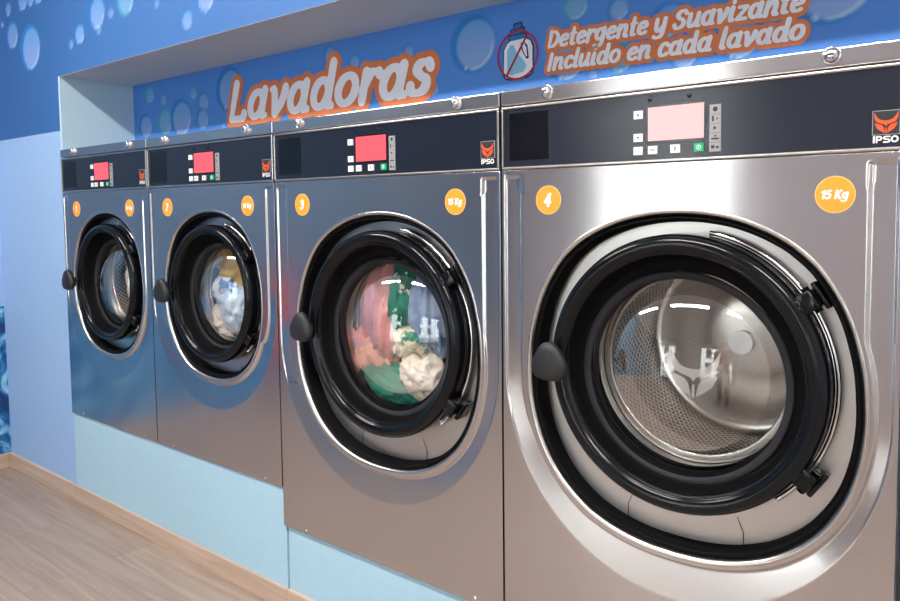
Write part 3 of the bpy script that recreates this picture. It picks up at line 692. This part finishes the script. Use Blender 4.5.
    for a in (34, -34):
        ca, sa = math.cos(R(a)), math.sin(R(a)); q = MB()
        q.box(-.026, .017, -.008, .044, -.018, .018, 0, .004); q.box(-.030, -.006, -.014, .0, -.012, .012, 0, .004); q.tube([(.009, .006, -.024), (.009, .006, .024)], .0070, 12)
        q.box(.018, .028, .014, .044, -.026, .026, 0, .003)
        q.v = [(dx_+.279*k*ca+(x*ca-z*sa)*(.6+.4*k), y, dz_+.279*k*sa+(x*sa+z*ca)*(.6+.4*k)) for x, y, z in q.v]
        q.build('hinge_bracket', M['black_gloss'], door)
    kx, kz = dx_-.252*k, dz_+.000
    b = MB(); b.lathe(kx, kz, [(.009, -.018), (.009, -.030), (.014, -.033), (.029, -.038), (.0405, -.048), (.0415, -.055), (.038, -.0625), (.024, -.0665), (.0001, -.068)], 40)
    b.v = [(kx+(x-kx)*(1+.09*math.cos(3*math.atan2(z-kz, x-kx)+math.pi/2)*(1 if y < -.032 else 0)), y, kz+(z-kz)*(1+.09*math.cos(3*math.atan2(z-kz, x-kx)+math.pi/2)*(1 if y < -.032 else 0))) for x, y, z in b.v]
    b.build('knob', M['black_matte'], door)
    # domed glass and its etched emblem
    Rg = .29*k; rg = .1955*k; yc = .054+math.sqrt(Rg*Rg-rg*rg); prof = []
    for q in range(25):
        a = math.asin(rg/Rg)*(1-q/24); prof.append((max(Rg*math.sin(a), .0002), yc-Rg*math.cos(a)))
    b = MB(); b.lathe(gx_, gz_, prof, 128); b.build('door_glass', M['door_glass'], door)
    if num == '4':
        b = MB(); ex, ez = dx_+.041, dz_+.010
        for p in fox(.045, ex, ez):
            bm = bmesh.new(); f = bm.faces.new([bm.verts.new((x, 0, z)) for x, z in p]); bmesh.ops.triangulate(bm, faces=[f])
            bmesh.ops.subdivide_edges(bm, edges=bm.edges[:], cuts=3, use_grid_fill=True)
            for v_ in bm.verts:
                v_.co.y = yc-math.sqrt((Rg+.0006)**2-(v_.co.x-gx_)**2-(v_.co.z-gz_)**2)
            bm.verts.ensure_lookup_table(); bm.verts.index_update(); b.add([v_.co.copy() for v_ in bm.verts], [[v_.index for v_ in f.verts] for f in bm.faces]); bm.free()
        b.build('glass_emblem', M['etched'], door)['label'] = 'pale etched fox mask emblem on the glass'
    return root
machine('washing_machine', -3.135, .680, .3835, .83, '1', '10', 'smaller steel washing machine numbered 1, beside the periwinkle wall pier', M['screen_red'], 0)
machine('washing_machine', -2.455, .712, .3835, .83, '2', '10', 'smaller steel washing machine numbered 2 with gold and pale blue laundry inside', M['screen_red'], 0)
machine('washing_machine', -1.743, .810, .2683, 1., '3', '15', 'large steel washing machine numbered 3 with pink and green laundry turning inside', M['screen_red'], 0)
machine('washing_machine', -.933, .783, .2683, 1., '4', '15', 'large empty steel washing machine numbered 4 with red screen coloured paler for glare', M['screen_glare'], 0)

# ------------------------------------------------------------------ laundry
def cloth_mat(name, c0, c1, scale=14, pos=(.45, .55), c2=None):
    m = mat(name, c0, .85); add_noise(m, (1, 1, 1), scale, 3, cols=(c0, c1), pos=pos)
    bsdf(m).inputs['Sheen Weight'].default_value = .2; return m
def garment(name, loc, size, rot, seed, m, label, freq=(14, 5, 5), amp=.30):
    bm = bmesh.new(); bmesh.ops.create_icosphere(bm, subdivisions=5, radius=1)
    off = Vector((seed*3.7, seed*1.3, seed*7.1)); Rm = Matrix.Rotation(R(rot), 3, 'Y')
    for v in bm.verts:
        p = v.co.copy(); q = Vector((p.x*freq[0]*.12, p.y*freq[1]*.12, p.z*freq[2]*.12))
        warp = noise.noise_vector(q*1.3+off)*.6
        rid = 1-abs(noise.noise(q*2.0+warp+off))*2.2
        rid2 = 1-abs(noise.noise(q*4.6+warp*1.5+off*2))*2.2
        lump = noise.noise(p*1.1+off)
        k = 1+amp*(.6*rid+.28*rid2-.45)+.22*lump
        v.co = Rm @ Vector((p.x*size[0]*k, p.y*size[1]*k, p.z*size[2]*k))
    me = bpy.data.meshes.new(name); bm.to_mesh(me); bm.free()
    me.transform(Matrix.Translation(Vector(loc)))
    o = link(name, me, m, smooth=True, origin=loc); tag(o, label, 'laundry', None); return o
G3 = [('pink_garment', (-1.408, .125, .935), (.085, .060, .150), 10, 1, cloth_mat('pink_cloth', (.80, .36, .37), (.86, .42, .42)), 'dusty pink garment filling the upper middle of the drum of machine 3', (18, 6, 5)),
      ('salmon_garment', (-1.470, .128, .800), (.085, .055, .095), -25, 2, cloth_mat('salmon_cloth', (.82, .36, .28), (.88, .44, .34)), 'salmon garment low beside the door rim in machine 3', (14, 5, 8)),
      ('green_garment', (-1.325, .112, .985), (.045, .05, .105), 8, 3, cloth_mat('green_print_cloth', (.0, .20, .14), (.75, .72, .62), 34, (.60, .63)), 'green garment with pale flower print between pink and blue cloth', (14, 6, 5)),
      ('patterned_garment', (-1.300, .104, .862), (.060, .05, .042), -12, 4, cloth_mat('cream_green_cloth', (.72, .66, .50), (.01, .26, .18), 20, (.54, .58)), 'cream cloth patterned with green, in the middle of machine 3', (9, 6, 9)),
      ('dark_green_garment', (-1.370, .112, .735), (.115, .05, .055), 14, 5, cloth_mat('teal_cloth', (.0, .18, .12), (.0, .28, .20), 12), 'teal green cloth along the bottom of the drum in machine 3', (8, 5, 12)),
      ('denim_garment', (-1.235, .125, .950), (.075, .055, .120), -8, 6, cloth_mat('denim_cloth', (.18, .28, .46), (.28, .38, .55)), 'faded blue garment pressed against the hinge side in machine 3', (16, 6, 5)),
      ('cream_garment', (-1.262, .104, .775), (.075, .05, .060), 24, 7, cloth_mat('cream_cloth', (.76, .68, .58), (.84, .78, .70)), 'cream garment low on the hinge side in machine 3', (8, 5, 9)),
      ('lilac_garment', (-1.510, .150, .930), (.045, .05, .100), 5, 8, cloth_mat('lilac_cloth', (.30, .28, .36), (.46, .44, .52)), 'grey lilac garment behind the glass edge in machine 3', (12, 5, 6))]
for g in G3: garment(*g)
G2 = [('gold_towel', (-2.115, .135, 1.025), (.095, .05, .075), 0, 11, cloth_mat('gold_cloth', (.66, .40, .12), (.76, .52, .20)), 'golden tan towel at the top of machine 2', (9, 5, 8)),
      ('pale_blue_garment', (-2.095, .115, .890), (.070, .05, .080), 20, 12, cloth_mat('pale_blue_cloth', (.38, .58, .78), (.58, .72, .86)), 'pale blue garment in the middle of machine 2', (12, 5, 7)),
      ('white_blue_shirt', (-2.150, .118, .950), (.058, .05, .060), -10, 13, cloth_mat('white_blue_cloth', (.72, .76, .82), (.14, .30, .62), 22, (.52, .56)), 'white and blue patterned shirt in machine 2', (12, 5, 9)),
      ('white_towel', (-2.165, .125, .845), (.080, .05, .060), 15, 14, cloth_mat('white_cloth', (.66, .62, .58), (.74, .71, .67)), 'white towel low in machine 2', (9, 5, 9))]
for g in G2: garment(*g)
G1 = [('white_sheet', (-2.830, .15, .955), (.050, .05, .095), 0, 21, cloth_mat('sheet_cloth', (.50, .50, .52), (.60, .60, .62)), 'white sheet behind the glass of machine 1', (11, 5, 8)),
      ('grey_towel', (-2.80, .16, .855), (.06, .05, .055), 10, 22, cloth_mat('grey_towel_cloth', (.22, .22, .24), (.32, .32, .34)), 'grey towel low in machine 1', (9, 5, 9))]
for g in G1: garment(*g)

# ------------------------------------------------------------------ ceiling lamps
for i, (x, y) in enumerate(CEILING_LAMPS):
    r = empty('ceiling_lamp', (x, y, CEIL), ['flat ceiling panel lamp nearest the mural wall', 'flat ceiling panel lamp over the middle of the shop', 'flat ceiling panel lamp nearest the white wall'][i], 'lamp', 'ceiling panel lamps')
    b = MB()
    b.box(x-.65, x+.65, y-.08, y+.08, CEIL-.025, CEIL); b.box(x-.65, x-.62, y-.07, y+.07, CEIL-.05, CEIL-.025); b.box(x+.62, x+.65, y-.07, y+.07, CEIL-.05, CEIL-.025)
    b.build('lamp_frame', M['white_wall'], r)
    b = MB(); b.box(x-.62, x+.62, y-.055, y+.055, CEIL-.045, CEIL-.026); b.build('diffuser', M['lamp'], r)

# ------------------------------------------------------------------ fire extinguisher on the mural wall (mirrored in the steel fronts)
FX, FY, FZ = XL+.105, -1.54, .30
r = empty('fire_extinguisher', (XL, FY, FZ), 'red orange fire extinguisher hung low on the mural wall', 'fire extinguisher')
b = MB(); prof = [(0, .060), (.008, .078), (.03, .085), (.40, .085), (.44, .078), (.465, .055), (.48, .030), (.50, .026)]
b.tube([(FX, FY, FZ+z) for z, _ in prof], [q for _, q in prof], 32); b.build('cylinder', M['red_plastic'], r)
b = MB(); b.box(FX-.02, FX+.02, FY-.022, FY+.022, FZ+.495, FZ+.535, 0, .005); b.box(FX-.008, FX+.105, FY-.010, FY+.010, FZ+.540, FZ+.552, 0, .003); b.box(FX-.008, FX+.095, FY-.009, FY+.009, FZ+.565, FZ+.575, 0, .003); b.build('valve_handle', M['black_matte'], r)
b = MB(); b.tube([(FX, FY-.02, FZ+.515), (FX+.01, FY-.07, FZ+.50), (FX+.015, FY-.100, FZ+.42), (FX+.015, FY-.102, FZ+.25), (FX+.015, FY-.100, FZ+.16)], [.008, .008, .008, .009, .014], 10); b.build('hose', M['rubber'], r)
b = MB(); b.box(XL+.001, XL+.018, FY-.03, FY+.03, FZ+.20, FZ+.42, 0, .003); b.build('wall_bracket', M['steel_edge'], r)

# ------------------------------------------------------------------ street front seen through the shop window
FB = empty('apartment_building', (-3, -13.2, 0), 'pale rendered apartment building with balconies across the street', 'building')
b = MB(); b.box(-12, 7, -14.2, -13.2, -.02, 8.6); b.build('facade', M['facade'], FB)
for ix in range(6):
    for iz in range(3):
        x, z = -10.2+ix*2.9, .9+iz*2.7
        b = MB(); b.box(x, x+1.1, -13.26, -13.2, z, z+1.7, 0); o = b.build('facade_window', M['white_wall'], FB)
        b = MB(); b.box(x+.08, x+.52, -13.275, -13.26, z+.08, z+1.62); b.box(x+.58, x+1.02, -13.275, -13.26, z+.08, z+1.62); b.build('window_glass', M['facade_glass'], o)
        if iz:
            b = MB(); b.box(x-.35, x+1.45, -13.95+.1, -13.2, z-.16, z-.04, 0); o = b.build('balcony', M['white_wall'], FB)
            b = MB(); b.box(x-.35, x+1.45, -13.84, -13.80, z+.78, z+.82)
            for q in range(13): b.box(x-.34+q*.147, x-.315+q*.147, -13.83, -13.81, z-.04, z+.80)
            b.build('railing', M['rail'], o)
b = MB(); b.box(-12.1, 7.1, -13.5, -13.1, 8.5, 8.75); b.build('cornice', M['white_wall'], FB)

# ------------------------------------------------------------------ photographer (seen only mirrored in the door glass and steel)
fw = Vector((-math.sin(YAW), math.cos(YAW), 0)); rt = Vector((fw.y, -fw.x, 0))
PBASE = Vector((CAM.x, CAM.y, 0))-fw*.36
def W(f, r_, z): return PBASE+fw*f+rt*r_+Vector((0, 0, z))
def skin_obj(name, pts, edges, radii, m, parent, sub=2):
    me = mesh(name, pts, []); me.edges.add(len(edges)); me.edges.foreach_set('vertices', [i for e in edges for i in e]); me.update()
    o = link(name, me, m, parent)
    if not me.skin_vertices: me.attributes  # created by the modifier below
    mod = o.modifiers.new('skin', 'SKIN'); mod.use_smooth_shade = True
    if not me.skin_vertices:
        bm = bmesh.new(); bm.from_mesh(me); bm.verts.layers.skin.verify(); bm.to_mesh(me); bm.free()
    for sv, r in zip(me.skin_vertices[0].data, radii): sv.radius = (r, r) if not isinstance(r, tuple) else r; sv.use_root = False
    me.skin_vertices[0].data[0].use_root = True
    s = o.modifiers.new('sub', 'SUBSURF'); s.levels = sub; s.render_levels = sub
    return o
PR = empty('person', PBASE, 'person in a salmon shirt and dark jeans holding a black camera at chest height', 'person')
ORIGIN[PR] = PBASE.copy()
pts = [W(0, 0, .96), W(0, 0, 1.12), W(.01, 0, 1.30), W(0, 0, 1.45), W(.01, 0, 1.53), W(.03, 0, 1.58), W(.045, 0, 1.66), W(.035, 0, 1.735)]
rad = [.13, .12, .135, .12, .055, .06, .085, .06]; ed = [(i, i+1) for i in range(7)]
for s in (-1, 1):
    i0 = len(pts)
    pts += [W(0, s*.17, 1.43), W(.02, s*.24, 1.18), W(.20, s*.13, 1.13), W(.27, s*.075, 1.16)]; rad += [.055, .043, .034, .026]
    ed += [(3, i0), (i0, i0+1), (i0+1, i0+2), (i0+2, i0+3)]
    palm = len(pts); pts.append(W(.305, s*.068, 1.18)); rad.append(.026); ed.append((i0+3, palm))
    for f in range(4):
        j = len(pts); zz = 1.215-f*.02; l = (.95, 1.05, 1., .8)[f]
        pts += [W(.325, s*(.070), zz), W(.335+.01*l, s*(.066), zz+.002), W(.338+.012*l, s*(.050), zz)]; rad += [.0095, .0085, .0075]
        ed += [(palm, j), (j, j+1), (j+1, j+2)]
    j = len(pts); pts += [W(.285, s*.060, 1.205), W(.29, s*.045, 1.222)]; rad += [.011, .009]; ed += [(palm, j), (j, j+1)]
    j = len(pts); pts += [W(0, s*.095, .90), W(.01, s*.10, .50), W(-.01, s*.11, .10), W(.0, s*.115, .05), W(.13, s*.13, .035)]; rad += [.095, .058, .042, .042, .034]
    ed += [(0, j), (j, j+1), (j+1, j+2), (j+2, j+3), (j+3, j+4)]
body_o = skin_obj('body', pts, ed, rad, M['skin'], PR)
sp = [W(0, 0, .92), W(0, 0, 1.12), W(.01, 0, 1.30), W(0, 0, 1.445), W(.005, 0, 1.49)]; sr = [.172, .155, .160, .150, .078]; se = [(0, 1), (1, 2), (2, 3), (3, 4)]
for s in (-1, 1):
    j = len(sp); sp += [W(0, s*.172, 1.435), W(.012, s*.222, 1.24)]; sr += [.080, .066]; se += [(3, j), (j, j+1)]
skin_obj('shirt', sp, se, sr, M['shirt'], PR)
sp = [W(0, 0, 1.07), W(0, 0, .94)]; sr = [.150, .155]; se = [(0, 1)]
for s in (-1, 1):
    j = len(sp); sp += [W(0, s*.098, .86), W(.01, s*.10, .50), W(-.01, s*.11, .09)]; sr += [.112, .074, .062]; se += [(1, j), (j, j+1), (j+1, j+2)]
skin_obj('trousers', sp, se, sr, M['jeans'], PR)
b = MB()
def blob(mb, c, rx, ry, rz, cut=None):
    bm = bmesh.new(); bmesh.ops.create_icosphere(bm, subdivisions=3, radius=1)
    for v in bm.verts:
        p = v.co; q = c+rt*(p.x*rx)+fw*(p.y*ry)+Vector((0, 0, p.z*rz)); v.co = q
    bm.verts.ensure_lookup_table(); mb.add([v.co.copy() for v in bm.verts], [[v.index for v in f.verts] for f in bm.faces], 0, True); bm.free()
blob(b, W(-.002, 0, 1.695), .088, .090, .098); b.build('hair', M['hair'], PR)
b = MB()
for s in (-1, 1): blob(b, W(.117, s*.03, 1.662), .011, .008, .008)
b.build('eyes', M['print_dark'], PR)
b = MB(); blob(b, W(.130, 0, 1.638), .011, .016, .020); blob(b, W(.030, .082, 1.65), .008, .018, .028); blob(b, W(.030, -.082, 1.65), .008, .018, .028); b.build('nose_and_ears', M['skin'], PR)
b = MB(); blob(b, W(.122, 0, 1.600), .022, .006, .006); b.build('mouth', mat('lips', (.5, .18, .15), .5), PR)
for s in (-1, 1):
    b = MB(); blob(b, W(.055, s*.125, .045), .048, .125, .044); b.build('shoe', M['shoe'], PR)
# the camera body: everything sits behind the lens opening
hc = empty('handheld_camera', tuple(CAM-_d*.08), 'black camera held at chest height in both hands', 'camera'); ORIGIN[hc] = CAM-_d*.08
def cbox(mb, x0, x1, y0, y1, z0, z1, bev=.004):
    q = MB(); q.box(x0, x1, y0, y1, z0, z1, 0, bev); mb.add([CAM+_R*x-_d*y+_U*z for x, y, z in q.v], q.f, 0, True)
b = MB(); cbox(b, -.07, .07, .08, .125, -.05, .04, .008); cbox(b, -.025, .025, .085, .12, .035, .062, .006); b.build('camera_body', M['black_matte'], hc)
b = MB(); q = MB(); q.lathe(0, 0, [(.033, .08), (.034, .03), (.031, .022), (.026, .024), (.001, .03)], 40); b.add([CAM+_R*x-_d*y+_U*z for x, y, z in q.v], q.f, 0, True); b.build('lens', M['black_gloss'], hc)
